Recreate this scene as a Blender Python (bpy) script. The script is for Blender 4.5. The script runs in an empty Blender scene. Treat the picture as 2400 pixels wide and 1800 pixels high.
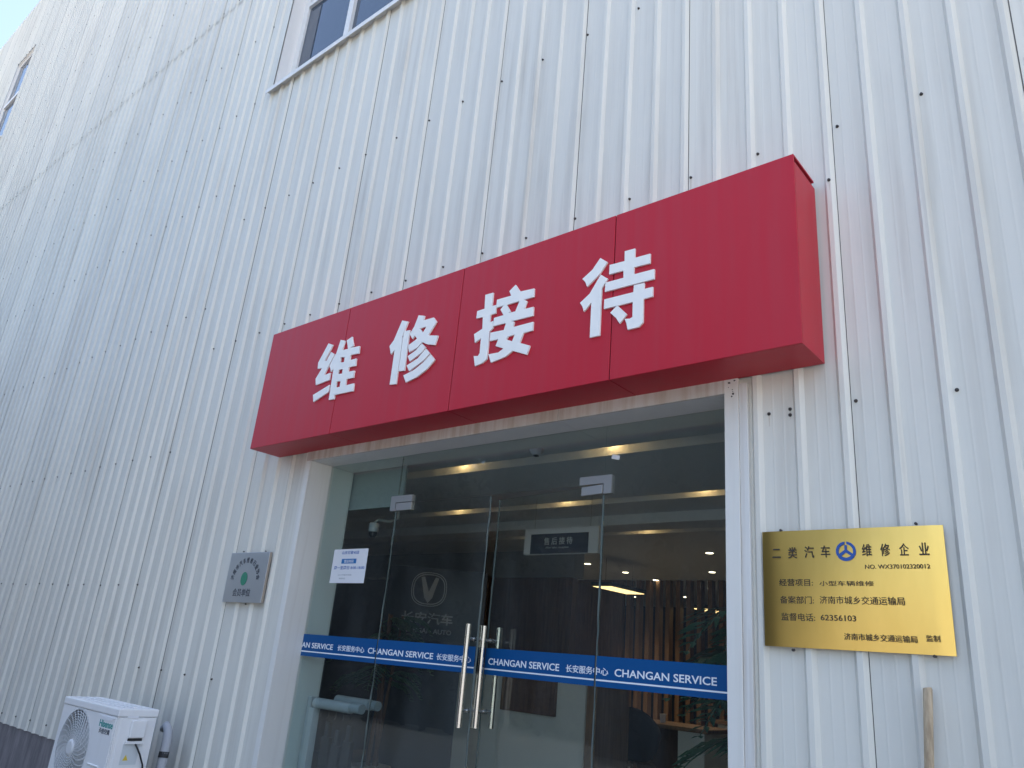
import bpy, bmesh, math, random
from mathutils import Vector, Matrix
random.seed(7)
R = math.radians
sc = bpy.context.scene
COL = sc.collection

# ------------------------------------------------------------------ camera
CAMP = Vector((0, -3.45, 1.5)); FPX = 1802.0
RX = Vector((0.76381278, 0.63985464, 0.08471173))      # camera right
RD = Vector((-0.15866475, 0.31335955, -0.9362859))     # camera down
RF = Vector((-0.62563211, 0.70170638, 0.3408704))      # camera forward
cd = bpy.data.cameras.new('camera'); cam = bpy.data.objects.new('camera', cd); COL.objects.link(cam)
cd.sensor_width = 36; cd.lens = FPX / 2400 * 36; cd.clip_start = .05; cd.clip_end = 3000
cam.matrix_world = Matrix(((RX.x, -RD.x, -RF.x, CAMP.x), (RX.y, -RD.y, -RF.y, CAMP.y), (RX.z, -RD.z, -RF.z, CAMP.z), (0, 0, 0, 1)))
sc.camera = cam

def ray(u, v): return RX * (u - 1200) + RD * (v - 900) + RF * FPX
def at(u, v, y=0.0):
    r = ray(u, v); return CAMP + r * ((y - CAMP.y) / r.y)

# ------------------------------------------------------------------ light
SUN_EL, SUN_AZ = R(52), R(28)          # azimuth from +Y towards +X: the sun stands behind the building
w = bpy.data.worlds.new('World'); sc.world = w; w.use_nodes = True
nt = w.node_tree; nt.nodes.clear()
sky = nt.nodes.new('ShaderNodeTexSky'); sky.sky_type = 'NISHITA'; sky.sun_disc = False
sky.sun_elevation = SUN_EL; sky.sun_rotation = SUN_AZ
sky.air_density = 1.0; sky.dust_density = 4.0; sky.ozone_density = 0.3
bg = nt.nodes.new('ShaderNodeBackground'); bg.inputs[1].default_value = .15
wo = nt.nodes.new('ShaderNodeOutputWorld')
nt.links.new(sky.outputs[0], bg.inputs[0]); nt.links.new(bg.outputs[0], wo.inputs[0])
sd = bpy.data.lights.new('sun', 'SUN'); sd.energy = 4.0; sd.angle = R(.5); sd.color = (1, .95, .87)
so = bpy.data.objects.new('sun', sd); COL.objects.link(so)
S = Vector((math.sin(SUN_AZ) * math.cos(SUN_EL), math.cos(SUN_AZ) * math.cos(SUN_EL), math.sin(SUN_EL)))
so.rotation_euler = S.to_track_quat('Z', 'Y').to_euler()
vs = sc.view_settings; vs.view_transform = 'Standard'; vs.look = 'None'; vs.gamma = 1; vs.exposure = 1.86
sc.cycles.use_denoising = True
sc.cycles.max_bounces = 10; sc.cycles.transparent_max_bounces = 24
sc.cycles.caustics_reflective = False; sc.cycles.caustics_refractive = False
sc.cycles.sample_clamp_indirect = 4

# ------------------------------------------------------------------ materials
def mat(name, col, rough=.5, metal=0.0, spec=.5, emit=None, estr=0.0):
    m = bpy.data.materials.new(name); m.use_nodes = True
    b = m.node_tree.nodes['Principled BSDF']
    b.inputs['Base Color'].default_value = (*col, 1); b.inputs['Roughness'].default_value = rough
    b.inputs['Metallic'].default_value = metal; b.inputs['Specular IOR Level'].default_value = spec
    if emit:
        b.inputs['Emission Color'].default_value = (*emit, 1); b.inputs['Emission Strength'].default_value = estr
    return m
def nodes(m): return m.node_tree.nodes, m.node_tree.links, m.node_tree.nodes['Principled BSDF']
def noise(m, scale, vec_scale=(1, 1, 1), detail=4, rough=.55):
    n, l, b = nodes(m)
    tc = n.new('ShaderNodeTexCoord'); mp = n.new('ShaderNodeMapping'); mp.inputs['Scale'].default_value = vec_scale
    t = n.new('ShaderNodeTexNoise'); t.inputs['Scale'].default_value = scale
    t.inputs['Detail'].default_value = detail; t.inputs['Roughness'].default_value = rough
    l.new(tc.outputs['Object'], mp.inputs[0]); l.new(mp.outputs[0], t.inputs['Vector'])
    return t.outputs['Fac']
def ramp(m, fac, stops):
    n, l, b = nodes(m)
    r = n.new('ShaderNodeValToRGB'); e = r.color_ramp.elements
    while len(e) < len(stops): e.new(.5)
    for k, (p, c) in zip(e, stops):
        k.position = p; k.color = (*c, 1) if len(c) == 3 else c
    l.new(fac, r.inputs[0]); return r.outputs[0]
def mixc(m, fac, a, b_, mode='MIX'):
    n, l, b = nodes(m)
    x = n.new('ShaderNodeMix'); x.data_type = 'RGBA'; x.blend_type = mode
    if isinstance(fac, float): x.inputs[0].default_value = fac
    else: l.new(fac, x.inputs[0])
    for s, v in ((6, a), (7, b_)):
        if isinstance(v, tuple): x.inputs[s].default_value = (*v, 1)
        else: l.new(v, x.inputs[s])
    return x.outputs[2]
def bump(m, fac, strength=.2, dist=.01):
    n, l, b = nodes(m)
    k = n.new('ShaderNodeBump'); k.inputs['Strength'].default_value = strength; k.inputs['Distance'].default_value = dist
    l.new(fac, k.inputs['Height']); l.new(k.outputs[0], b.inputs['Normal'])
def setc(m, c): m.node_tree.links.new(c, nodes(m)[2].inputs['Base Color'])
def rgb(v): return (v, v, v)

def painted(name, base, dirt=(.45, .40, .34), amt=.25, streak=14, rough=.42, lo=.5, hi=.8):
    """coated sheet: faint vertical dirt streaks and blotches"""
    m = mat(name, base, rough)
    s = noise(m, streak, (1, 1, .035), 5)
    blot = noise(m, 1.1, (1, 1, .5), 4)
    f = ramp(m, s, [(lo, rgb(0)), (hi, rgb(1))])
    g = ramp(m, blot, [(.35, rgb(0)), (.75, rgb(1))])
    n, l, b = nodes(m)
    mul = n.new('ShaderNodeMath'); mul.operation = 'MULTIPLY'; l.new(f, mul.inputs[0]); l.new(g, mul.inputs[1])
    m2 = n.new('ShaderNodeMath'); m2.operation = 'MULTIPLY'; l.new(mul.outputs[0], m2.inputs[0]); m2.inputs[1].default_value = amt
    setc(m, mixc(m, m2.outputs[0], base, dirt))
    return m

M = {}
M['siding'] = painted('white_coated_steel', (.765, .745, .672), (.44, .40, .34), .8, 14, .42, .44, .74)
def per_sheet(m, width, x0):      # every sheet is from its own batch: a slightly different white
    n, l, b = nodes(m)
    tc = n.new('ShaderNodeTexCoord'); sx = n.new('ShaderNodeSeparateXYZ'); l.new(tc.outputs['Object'], sx.inputs[0])
    a = n.new('ShaderNodeMath'); a.operation = 'SUBTRACT'; a.inputs[1].default_value = x0; l.new(sx.outputs[0], a.inputs[0])
    d = n.new('ShaderNodeMath'); d.operation = 'DIVIDE'; d.inputs[1].default_value = width; l.new(a.outputs[0], d.inputs[0])
    f = n.new('ShaderNodeMath'); f.operation = 'FLOOR'; l.new(d.outputs[0], f.inputs[0])
    wn = n.new('ShaderNodeTexWhiteNoise'); wn.noise_dimensions = '1D'; l.new(f.outputs[0], wn.inputs['W'])
    old = b.inputs['Base Color'].links[0].from_socket
    setc(m, mixc(m, 1.0, old, ramp(m, wn.outputs['Value'], [(0, (.90, .905, .91)), (1, (1, .995, .985))]), 'MULTIPLY'))
per_sheet(M['siding'], .2058 * 4, -1.84)
bump(M['siding'], noise(M['siding'], 2.0, (1, 1, .4), 3), .30, .02)
M['joint'] = mat('dark_sheet_joint', (.17, .165, .165), .9)  # plain dark colour on the groove faces between sheets
M['trim'] = painted('white_door_trim', (.76, .745, .70), (.40, .34, .27), .35, 22)
M['rust'] = mat('pale_rust_stain', (.58, .53, .45), .7)
M['flash'] = painted('stained_flashing', (.72, .71, .68), (.36, .27, .18), .9, 30, .5, .40, .66)
# head trim is stained brown by water from the sign above
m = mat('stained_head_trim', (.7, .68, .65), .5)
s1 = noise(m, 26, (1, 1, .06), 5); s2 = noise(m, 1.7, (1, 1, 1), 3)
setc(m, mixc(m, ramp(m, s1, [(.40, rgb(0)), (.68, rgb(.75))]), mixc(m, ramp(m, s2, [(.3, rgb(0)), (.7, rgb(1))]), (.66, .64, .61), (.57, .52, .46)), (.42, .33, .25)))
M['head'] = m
m = mat('red_sign_panel', (.44, .012, .035), .42, 0, .3)
st = noise(m, 16, (1, 1, .05), 4)
setc(m, mixc(m, ramp(m, st, [(.42, rgb(0)), (.85, rgb(.28))]), (.50, .017, .034), (.40, .065, .08)))
bump(m, noise(m, 1.1, (1, 1, 1), 2), .22, .02)
M['red'] = m
M['dark_gap'] = mat('dark_gap', (.02, .02, .022), .8)
M['letter'] = mat('white_acrylic', (.80, .80, .80), .35)
m = mat('letter_face', (.80, .80, .80), .35)
setc(m, mixc(m, ramp(m, noise(m, 6, (1, 1, .4), 3), [(.5, rgb(0)), (.9, rgb(.5))]), (.90, .89, .85), (.80, .79, .75)))
M['letter'] = m
M['screw'] = mat('rusty_screw_head', (.07, .06, .055), .6, .4)
m = mat('brass_plate', (.80, .56, .20), .26, 1.0)
n_, l_, b_ = nodes(m)
setc(m, mixc(m, ramp(m, noise(m, 5, (3, 1, .8), 4), [(.4, rgb(0)), (.75, rgb(.6))]), (.84, .55, .16), (.78, .50, .135)))
n_, l_, b_ = nodes(m)
fine = noise(m, 90, (1, 1, .02), 3)
rr = n_.new('ShaderNodeMapRange'); rr.inputs[3].default_value = .27; rr.inputs[4].default_value = .31
l_.new(fine, rr.inputs[0]); l_.new(rr.outputs[0], b_.inputs['Roughness'])
M['brass'] = m
M['brass_dark'] = mat('engraved_paint', (.05, .035, .02), .6)
M['emblem_blue'] = mat('emblem_blue', (.02, .09, .36), .4)
m = mat('brushed_grey_plate', (.55, .57, .61), .40, .85)
bump(m, noise(m, 80, (1, 1, .03), 3), .05, .001)
M['greyplate'] = m
M['grey_edge'] = mat('worn_plate_edge', (.42, .36, .30), .5, .4)
M['green'] = mat('emblem_green', (.02, .22, .13), .5)
M['ink'] = mat('dark_ink', (.06, .07, .09), .6)
M['paper'] = mat('white_sticker', (.78, .79, .82), .5)
M['bluetext'] = mat('blue_print', (.05, .14, .42), .5)
M['bluebox'] = mat('blue_box_print', (.02, .17, .45), .5)
M['greytext'] = mat('grey_print', (.35, .37, .42), .5)
M['bandblue'] = mat('blue_vinyl', (.003, .078, .25), .45, 0, .25)
M['bandwhite'] = mat('white_vinyl', (.85, .87, .9), .45)
m = mat('stainless_steel', (.62, .60, .57), .22, 1.0); bump(m, noise(m, 60, (1, 1, .03), 2), .03, .001); M['steel'] = m
m = mat('satin_patch_steel', (.55, .53, .51), .42, .9); M['satin'] = m
M['pvc'] = mat('clear_door_seal', (.11, .14, .135), .3, 0, .3)
bump(M['pvc'], noise(M['pvc'], 24, (1, 1, .35), 3), .8, .01)
M['winframe'] = painted('white_upvc', (.78, .77, .75), amt=.3)
m = bpy.data.materials.new('clear_glass'); m.use_nodes = True
n = m.node_tree.nodes; l = m.node_tree.links; n.clear()
tr = n.new('ShaderNodeBsdfTransparent'); tr.inputs[0].default_value = (.90, .94, .93, 1)
gl = n.new('ShaderNodeBsdfGlossy'); gl.inputs['Roughness'].default_value = 0.0; gl.inputs[0].default_value = (.93, 1, 1, 1)
fr = n.new('ShaderNodeFresnel'); geo = n.new('ShaderNodeNewGeometry'); ma = n.new('ShaderNodeMath'); ma.operation = 'MULTIPLY_ADD'
ma.inputs[1].default_value = 1 / 1.5 - 1.5; ma.inputs[2].default_value = 1.5      # same reflectance from either side of the pane
l.new(geo.outputs['Backfacing'], ma.inputs[0]); l.new(ma.outputs[0], fr.inputs[0])
df = n.new('ShaderNodeBsdfDiffuse'); df.inputs[0].default_value = (.62, .66, .68, 1)      # thin dust and wiping streaks, with grey sky-reflection haze mixed into the colour
tcg = n.new('ShaderNodeTexCoord'); mpg = n.new('ShaderNodeMapping'); mpg.inputs['Scale'].default_value = (1, 1, .22)
nzg = n.new('ShaderNodeTexNoise'); nzg.inputs['Scale'].default_value = 3.2; nzg.inputs['Detail'].default_value = 6; nzg.inputs['Roughness'].default_value = .65
rmg = n.new('ShaderNodeMapRange'); rmg.inputs[1].default_value = .3; rmg.inputs[2].default_value = .75; rmg.inputs[3].default_value = .004; rmg.inputs[4].default_value = .034
l.new(tcg.outputs['Object'], mpg.inputs[0]); l.new(mpg.outputs[0], nzg.inputs['Vector']); l.new(nzg.outputs['Fac'], rmg.inputs[0])
mxd = n.new('ShaderNodeMixShader'); l.new(rmg.outputs[0], mxd.inputs[0]); l.new(tr.outputs[0], mxd.inputs[1]); l.new(df.outputs[0], mxd.inputs[2])
mx = n.new('ShaderNodeMixShader'); out = n.new('ShaderNodeOutputMaterial')
l.new(fr.outputs[0], mx.inputs[0]); l.new(mxd.outputs[0], mx.inputs[1]); l.new(gl.outputs[0], mx.inputs[2]); l.new(mx.outputs[0], out.inputs[0])
M['glass'] = m
m = mat('blue_tinted_glass', (.035, .06, .10), .03, 0, 1.0); M['winglass'] = m
bump(m, noise(m, 1.2, (1, 1, 1), 2), .03, .02)
m = mat('bright_patch_colour', (.30, .37, .38), .6); M['bright_patch'] = m  # pale colour that paints the bright patch in the left sidelight
M['inwall'] = mat('grey_interior_paint', (.30, .32, .34), .6)
M['ceil'] = mat('white_ceiling_paint', (.72, .75, .77), .6)
M['reveal'] = mat('pale_reveal_paint', (.55, .62, .60), .5)
m = mat('floor_tile', (.30, .29, .27), .25); M['tile'] = m
def wood(name, a, b2, sc_=(14, 14, 1)):
    m = mat(name, a, .5)
    setc(m, mixc(m, ramp(m, noise(m, 2, sc_, 5), [(.35, rgb(0)), (.7, rgb(1))]), a, b2)); return m
M['wood'] = wood('brown_wood_panel', (.17, .085, .05), (.10, .045, .028))
M['lightwood'] = wood('oak_wood', (.25, .135, .068), (.16, .085, .04))
M['navy'] = mat('navy_panel', (.026, .036, .06), .4)
M['navylogo'] = mat('dull_silver_logo', (.50, .50, .54), .4)
M['counter'] = mat('white_counter', (.74, .71, .64), .5)
M['black'] = mat('black_plastic', (.012, .012, .014), .5)
M['charcoal'] = mat('charcoal_fabric', (.012, .013, .022), .8)
M['greytube'] = mat('grey_tube_paint', (.40, .44, .45), .4)
M['greypost'] = mat('grey_post_paint', (.30, .35, .36), .4)
m = mat('palm_leaf', (.05, .13, .075), .45); M['leaf'] = m
M['pot'] = mat('white_planter', (.5, .5, .48), .4)
M['warm'] = mat('warm_lamp', (1, .8, .5), .5, emit=(1, .62, .25), estr=30)
M['panel_lamp'] = mat('pendant_diffuser', (1, .8, .5), .5, emit=(1, .66, .28), estr=.75)
M['dot_lamp'] = mat('downlight_lens', (1, .9, .7), .5, emit=(1, .85, .6), estr=2.2)
M['ac'] = painted('white_ac_casing', (.80, .80, .80), (.5, .47, .42), .25, 10, .4)
M['acgrey'] = mat('ac_plastic', (.66, .67, .68), .5)
M['acdark'] = mat('dark_coil', (.03, .03, .032), .7)
M['teal'] = mat('teal_logo', (.0, .27, .25), .5)
M['label'] = mat('pale_label', (.6, .63, .64), .5)
M['yellow'] = mat('warning_yellow', (.65, .48, .05), .5)
M['foam'] = mat('wrapped_pipe', (.40, .41, .43), .8)
m = mat('weathered_wood_pole', (.42, .36, .29), .7)
setc(m, mixc(m, ramp(m, noise(m, 9, (3, 3, .35), 6, .7), [(.42, rgb(0)), (.66, rgb(1))]), (.54, .42, .28), (.29, .21, .13)))
M['pole'] = m
m = mat('rendered_plinth', (.20, .18, .185), .9)
setc(m, mixc(m, ramp(m, noise(m, 10, (1, 1, .18), 6, .7), [(.35, rgb(0)), (.72, rgb(1))]), (.15, .135, .14), (.30, .27, .27)))
bump(m, noise(m, 30, (1, 1, .4), 5), .5, .01); M['plinth'] = m
m = mat('concrete_yard', (.3, .29, .27), .9)
setc(m, mixc(m, noise(m, 6, (1, 1, 1), 8, .7), (.26, .25, .235), (.36, .35, .33))); M['asphalt'] = m
m = mat('dark_screen_leaf', (.008, .013, .008), 1, 0, 0); M['foliage'] = m  # near-black leaf colour for the added, unseen reflection screen
M['shell'] = mat('grey_steel_shell', (.4, .41, .42), .6)
M['dim'] = mat('dim_hall', (.10, .11, .12), .8)

# ------------------------------------------------------------------ mesh helpers
class MB:
    def __init__(s): s.v = []; s.f = []; s.mi = []; s.mats = []; s.sm = []
    def m(s, mm):
        mm = M[mm] if isinstance(mm, str) else mm
        if mm not in s.mats: s.mats.append(mm)
        return s.mats.index(mm)
    def add(s, vs, fs, mm, T=None, smooth=False):
        k = len(s.v); i = s.m(mm)
        s.v += [tuple((T @ Vector(p)) if T else p) for p in vs]
        for f in fs: s.f.append([k + q for q in f]); s.mi.append(i); s.sm.append(smooth)
        return s
    def box(s, x0, x1, y0, y1, z0, z1, mm, T=None):
        vs = [(x, y, z) for z in (z0, z1) for y in (y0, y1) for x in (x0, x1)]
        return s.add(vs, [(0, 2, 3, 1), (4, 5, 7, 6), (0, 1, 5, 4), (2, 6, 7, 3), (0, 4, 6, 2), (1, 3, 7, 5)], mm, T)
    def tube(s, pts, r, mm, n=14, T=None, cap=True):
        pts = [Vector(p) for p in pts]; rs = r if isinstance(r, (list, tuple)) else [r] * len(pts)
        vs = []; up = None
        for i, p in enumerate(pts):
            t = (pts[min(i + 1, len(pts) - 1)] - pts[max(i - 1, 0)]).normalized()
            if up is None: up = t.orthogonal().normalized()
            up = (up - t * up.dot(t)).normalized(); b = t.cross(up)
            vs += [tuple(p + (up * math.cos(a) + b * math.sin(a)) * rs[i]) for a in [2 * math.pi * j / n for j in range(n)]]
        fs = []
        for i in range(len(pts) - 1):
            for j in range(n):
                fs.append((i * n + j, i * n + (j + 1) % n, (i + 1) * n + (j + 1) % n, (i + 1) * n + j))
        s.add(vs, fs, mm, T, True)
        if cap:
            e = (len(pts) - 1) * n
            s.add(vs[:n], [tuple(reversed(range(n)))], mm, T); s.add(vs[e:], [tuple(range(n))], mm, T)
        return s
    def mesh(s, me, mm, T=None):
        s.add([tuple(v.co) for v in me.vertices], [tuple(p.vertices) for p in me.polygons], mm, T); return s
    def build(s, name, parent=None, bevel=0.0):
        me = bpy.data.meshes.new(name); me.from_pydata(s.v, [], s.f)
        for q in s.mats: me.materials.append(q)
        for p, i, k in zip(me.polygons, s.mi, s.sm): p.material_index = i; p.use_smooth = k
        me.update()
        o = bpy.data.objects.new(name, me); COL.objects.link(o)
        if bevel:
            bv = o.modifiers.new('bevel', 'BEVEL'); bv.width = bevel; bv.segments = 2; bv.limit_method = 'ANGLE'
        if parent:
            o.parent = parent; o.matrix_parent_inverse = parent.matrix_world.inverted()
        return o
def empty(name, loc, label, cat, group=None, rz=0):
    o = bpy.data.objects.new(name, None); COL.objects.link(o); o.location = loc; o.rotation_euler = (0, 0, rz)
    o.empty_display_size = .1
    o.matrix_world = Matrix.Translation(loc) @ Matrix.Rotation(rz, 4, 'Z')
    return tag(o, label, cat, group)
def tag(o, label, cat, group=None, kind=None):
    if label: o['label'] = label
    if cat: o['category'] = cat
    if group: o['group'] = group
    if kind: o['kind'] = kind
    return o
def struct(o): o['kind'] = 'structure'; return o
def local(o, parent):   # child built in parent's local space
    o.parent = parent; o.matrix_parent_inverse = Matrix.Identity(4); return o

def curve_mesh(cu):
    o = bpy.data.objects.new('tmp', cu); COL.objects.link(o)
    me = bpy.data.meshes.new_from_object(o.evaluated_get(bpy.context.evaluated_depsgraph_get()))
    bpy.data.objects.remove(o); bpy.data.curves.remove(cu); return me
def text_mesh(body, rect, y, thick=.001, bold=0.0):
    """text standing on a plane facing -Y, its outline fitted to rect (x0, x1, z0, z1)"""
    cu = bpy.data.curves.new('tmp', 'FONT'); cu.body = body; cu.size = 1; cu.extrude = .01; cu.offset = bold; cu.resolution_u = 3
    me = curve_mesh(cu)
    xs = [v.co.x for v in me.vertices]; ys = [v.co.y for v in me.vertices]
    x0, x1, z0, z1 = rect; a, b, c, d = min(xs), max(xs), min(ys), max(ys)
    for v in me.vertices:
        t = v.co.copy()
        v.co = (x0 + (t.x - a) / (b - a) * (x1 - x0), y - (t.z / .01 + 1) * thick / 2, z0 + (t.y - c) / (d - c) * (z1 - z0))
    return me
def poly_mesh(loops, y, thick, bevel=0):
    """filled outline with holes, loops in (x, z), front face at y"""
    cu = bpy.data.curves.new('tmp', 'CURVE'); cu.dimensions = '2D'; cu.fill_mode = 'BOTH'; cu.extrude = thick / 2
    for lp in loops:
        sp = cu.splines.new('POLY'); sp.points.add(len(lp) - 1); sp.use_cyclic_u = True
        for q, (a, b) in zip(sp.points, lp): q.co = (a, b, 0, 1)
    me = curve_mesh(cu)
    for v in me.vertices: v.co = (v.co.x, y + thick / 2 - v.co.z, v.co.y)
    return me
def arc(r, a0, a1, n=24): return [(r * math.cos(R(a0 + (a1 - a0) * i / n)), r * math.sin(R(a0 + (a1 - a0) * i / n))) for i in range(n + 1)]
def cut_x(me, x0, x1):
    bm = bmesh.new(); bm.from_mesh(me)
    for co, no in (((x0, 0, 0), (-1, 0, 0)), ((x1, 0, 0), (1, 0, 0))):
        bmesh.ops.bisect_plane(bm, geom=bm.verts[:] + bm.edges[:] + bm.faces[:], plane_co=co, plane_no=no, clear_outer=True)
    bm.to_mesh(me); bm.free(); return me

# ------------------------------------------------------------------ ground
g = MB().add([(-400, -400, 0), (400, -400, 0), (400, 400, 0), (-400, 400, 0)], [(0, 1, 2, 3)], 'asphalt').build('ground'); struct(g)

# ------------------------------------------------------------------ the building
B = empty('metal_clad_building', (-3.35, 0, 0), 'tall white ribbed metal-clad workshop building with a glass entrance', 'building')
PITCH, RIB0 = .2058, -2.515
SILL_Z = 7.52; XL, XR, ZT = -5.145, -1.543, 2.94
def profile(x0, x1):
    pts = []
    k0 = int(math.floor((x0 - RIB0) / PITCH)) - 1; k1 = int(math.ceil((x1 - RIB0) / PITCH)) + 1
    for k in range(k0, k1 + 1):
        rnd = random.Random(k * 31 + 5); a = RIB0 + PITCH * k
        pts += [(a, 0), (a + .016, -.021), (a + .038, -.021), (a + .055, 0)]
        if k % 4 == 3:
            gw = rnd.choice((.002, .003, .004)) if k > -9 else rnd.choice((.003, .004, .005, .006, .008))
            pts += [(a + .0560, -.0015), (a + .0564, .003), (a + .0564 + gw, .003), (a + .0568 + gw, 0)]
        for q in (.105, .156):
            pts += [(a + q - .007, 0), (a + q, -.0008), (a + q + .007, 0)]
    def ya(x):
        for (a, c), (b, d) in zip(pts, pts[1:]):
            if a <= x <= b: return c + (d - c) * (x - a) / max(b - a, 1e-9)
        return 0
    return [(x0, ya(x0))] + [p for p in pts if x0 < p[0] < x1] + [(x1, ya(x1))]
def sheet(mb, x0, x1, z0, z1, off=0.0):
    pr = profile(x0, x1); n = len(pr)
    vs = [(x, y + off, z0) for x, y in pr] + [(x, y + off, z1) for x, y in pr]
    q = [(i, i + 1, n + i + 1, n + i) for i in range(n - 1)]
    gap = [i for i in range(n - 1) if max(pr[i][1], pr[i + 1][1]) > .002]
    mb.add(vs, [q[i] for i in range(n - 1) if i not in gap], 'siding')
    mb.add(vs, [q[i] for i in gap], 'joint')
lo = MB()
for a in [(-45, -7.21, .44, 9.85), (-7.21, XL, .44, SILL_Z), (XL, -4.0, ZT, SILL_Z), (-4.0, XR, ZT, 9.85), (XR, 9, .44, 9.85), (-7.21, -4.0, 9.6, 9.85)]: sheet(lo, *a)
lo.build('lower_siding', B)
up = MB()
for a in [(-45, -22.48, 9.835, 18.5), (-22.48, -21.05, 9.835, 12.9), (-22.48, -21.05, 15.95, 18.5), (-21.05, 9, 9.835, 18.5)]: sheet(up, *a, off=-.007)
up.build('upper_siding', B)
pl = MB().box(-45, XL, .004, .3, -.02, .455, 'plinth').box(XR, 9, .004, .3, -.02, .455, 'plinth'); pl.build('plinth', B)
MB().box(-45, 9, .003, .5, 18.44, 18.56, 'shell').build('roof_edge', B)
sh = MB().box(-45, -44.8, .02, 24, 0, 18.5, 'shell').box(8.8, 9, .02, 24, 0, 18.5, 'shell').box(-45, 9, 23.8, 24, 0, 18.5, 'shell').box(-45, 9, .02, 24, 18.3, 18.44, 'shell')
sh.build('outer_shell', B)
MB().box(-44.8, 8.8, 14.8, 15, 3.3, 18.3, 'dim').build('hall_wall', B)
# corner joint on the far left
MB().box(-20.27, -20.235, -.012, .02, .5, 18.44, 'dark_gap').build('expansion_joint', B)

# screws
sm = MB()
sm.tube([(0, 0, 0), (0, -.003, 0)], .0085, 'screw', 10).tube([(0, -.003, 0), (0, -.010, 0)], .006, 'screw', 6)
screw0 = sm.build('screw'); me_screw = screw0.data; bpy.data.objects.remove(screw0)
pts = []
STEP = PITCH * 2
def srow(z, x0, x1, ph=0):
    k = math.ceil((x0 + 1.822 - ph) / STEP)
    while True:
        x = -1.822 + ph + STEP * k
        if x > x1: break
        rr = random.Random(int(x * 1000) + int(z * 77))
        pts.append((x + rr.uniform(-.012, .012), z + rr.uniform(-.008, .008))); k += 1
srow(2.735, XR + .1, 2, .6 * 0); srow(4.25, -7.3, 2); srow(5.785, -7.4, 2); srow(7.535, -21, -7.5); srow(7.3, -3.9, 2)
srow(6.375, -24, -7.5); srow(8.71, -26, -7.3); srow(1.19, -7.5, -5.6); srow(1.19, -.6, 2)
srow(4.8, -24, -7.5); srow(3.2, -20, -7.5); srow(9.9, -28, -7.3); srow(11.1, -30, -9); srow(12.5, -30, -10)
srow(14.0, -30, -12); srow(15.5, -30, -13); srow(17.0, -30, -14); srow(.535, -12, -8.5); srow(1.9, -14, -7.5)
pts += [(-1.296, 2.746), (-1.297, 2.717), (-1.044, 3.925)]
def open_at(x, z):
    return not (-7.3 < x < -3.9 and 7.4 < z < 9.7) and not (-22.5 < x < -21 and 12.9 < z < 16)
seen = []
for x, z in pts:
    if not open_at(x, z): continue
    d = Vector((x, 0, z)) - CAMP
    u = FPX * d.dot(RX) / d.dot(RF) + 1200; v = FPX * d.dot(RD) / d.dot(RF) + 900
    inside = d.dot(RF) > 0 and -10 < u < 2410 and -10 < v < 1810
    hid = -5.6 < x < -1.05 and 2.9 < z < 4.05
    if inside and not hid: seen.append((d.length, x, z))
seen.sort()
def out_y(x):
    f = (x - RIB0) % PITCH
    return -.021 if .013 < f < .041 else (-.012 if f < .055 else 0)
for d, x, z in seen[:100]:
    o = bpy.data.objects.new('screw', me_screw); COL.objects.link(o); o.parent = B
    o.matrix_parent_inverse = B.matrix_world.inverted(); o.location = (x, out_y(x) - (.007 if z > 9.85 else 0), z)
stn = MB(); rnd = random.Random(9)      # faint rust runs under some of the screws
for d, x, z in seen[:150]:
    if rnd.random() < .5: continue
    L = rnd.uniform(.05, .22); wd = rnd.uniform(.002, .0045); y = out_y(x) - .0007
    if abs(out_y(x) + .012) < .001: continue
    stn.add([(x - wd, y, z), (x + wd, y, z), (x + wd * .3, y, z - L), (x - wd * .3, y, z - L)], [(0, 3, 2, 1)], 'rust')
tag(stn.build('rust_run', B), None, None, kind='stuff')
far = MB()
for d, x, z in seen[100:]: far.mesh(me_screw, 'screw', Matrix.Translation((x, out_y(x) - (.007 if z > 9.84 else 0), z)))
tag(far.build('distant_screw', B), None, None, kind='stuff')

# upper window (above the sign)
win = MB()
fy = .17
win.box(-7.21, -7.10, fy - .02, fy + .03, SILL_Z, 9.6, 'winframe').box(-4.1, -4.0, fy - .02, fy + .03, SILL_Z, 9.6, 'winframe')
win.box(-7.10, -4.1, fy - .02, fy + .03, 9.5, 9.6, 'winframe').box(-7.10, -4.1, fy - .02, fy + .03, SILL_Z, 7.66, 'winframe')
for xm in (-6.13, -5.13): win.box(xm - .045, xm + .045, fy - .035, fy + .03, 7.66, 9.5, 'winframe')
for a, b in ((-7.10, -6.175), (-6.085, -5.175), (-5.085, -4.1)): win.box(a, b, fy - .03, fy + .03, 8.86, 8.93, 'winframe')
W1 = win.build('window', B)
MB().box(-7.10, -4.1, fy + .005, fy + .015, 7.66, 9.5, 'winglass').build('window_pane', W1)
MB().box(-7.225, -7.21, -.005, fy + .03, SILL_Z, 9.6, 'winframe').box(-4.0, -3.985, -.005, fy + .03, SILL_Z, 9.6, 'winframe').box(-7.225, -3.985, -.004, fy + .03, 9.6, 9.62, 'winframe').build('window_lining', W1)
MB().box(-7.27, -3.94, -.062, fy - .021, 7.515, 7.52, 'winframe').box(-7.27, -3.94, -.066, -.06, 7.47, 7.525, 'winframe').build('window_sill', W1)
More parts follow.
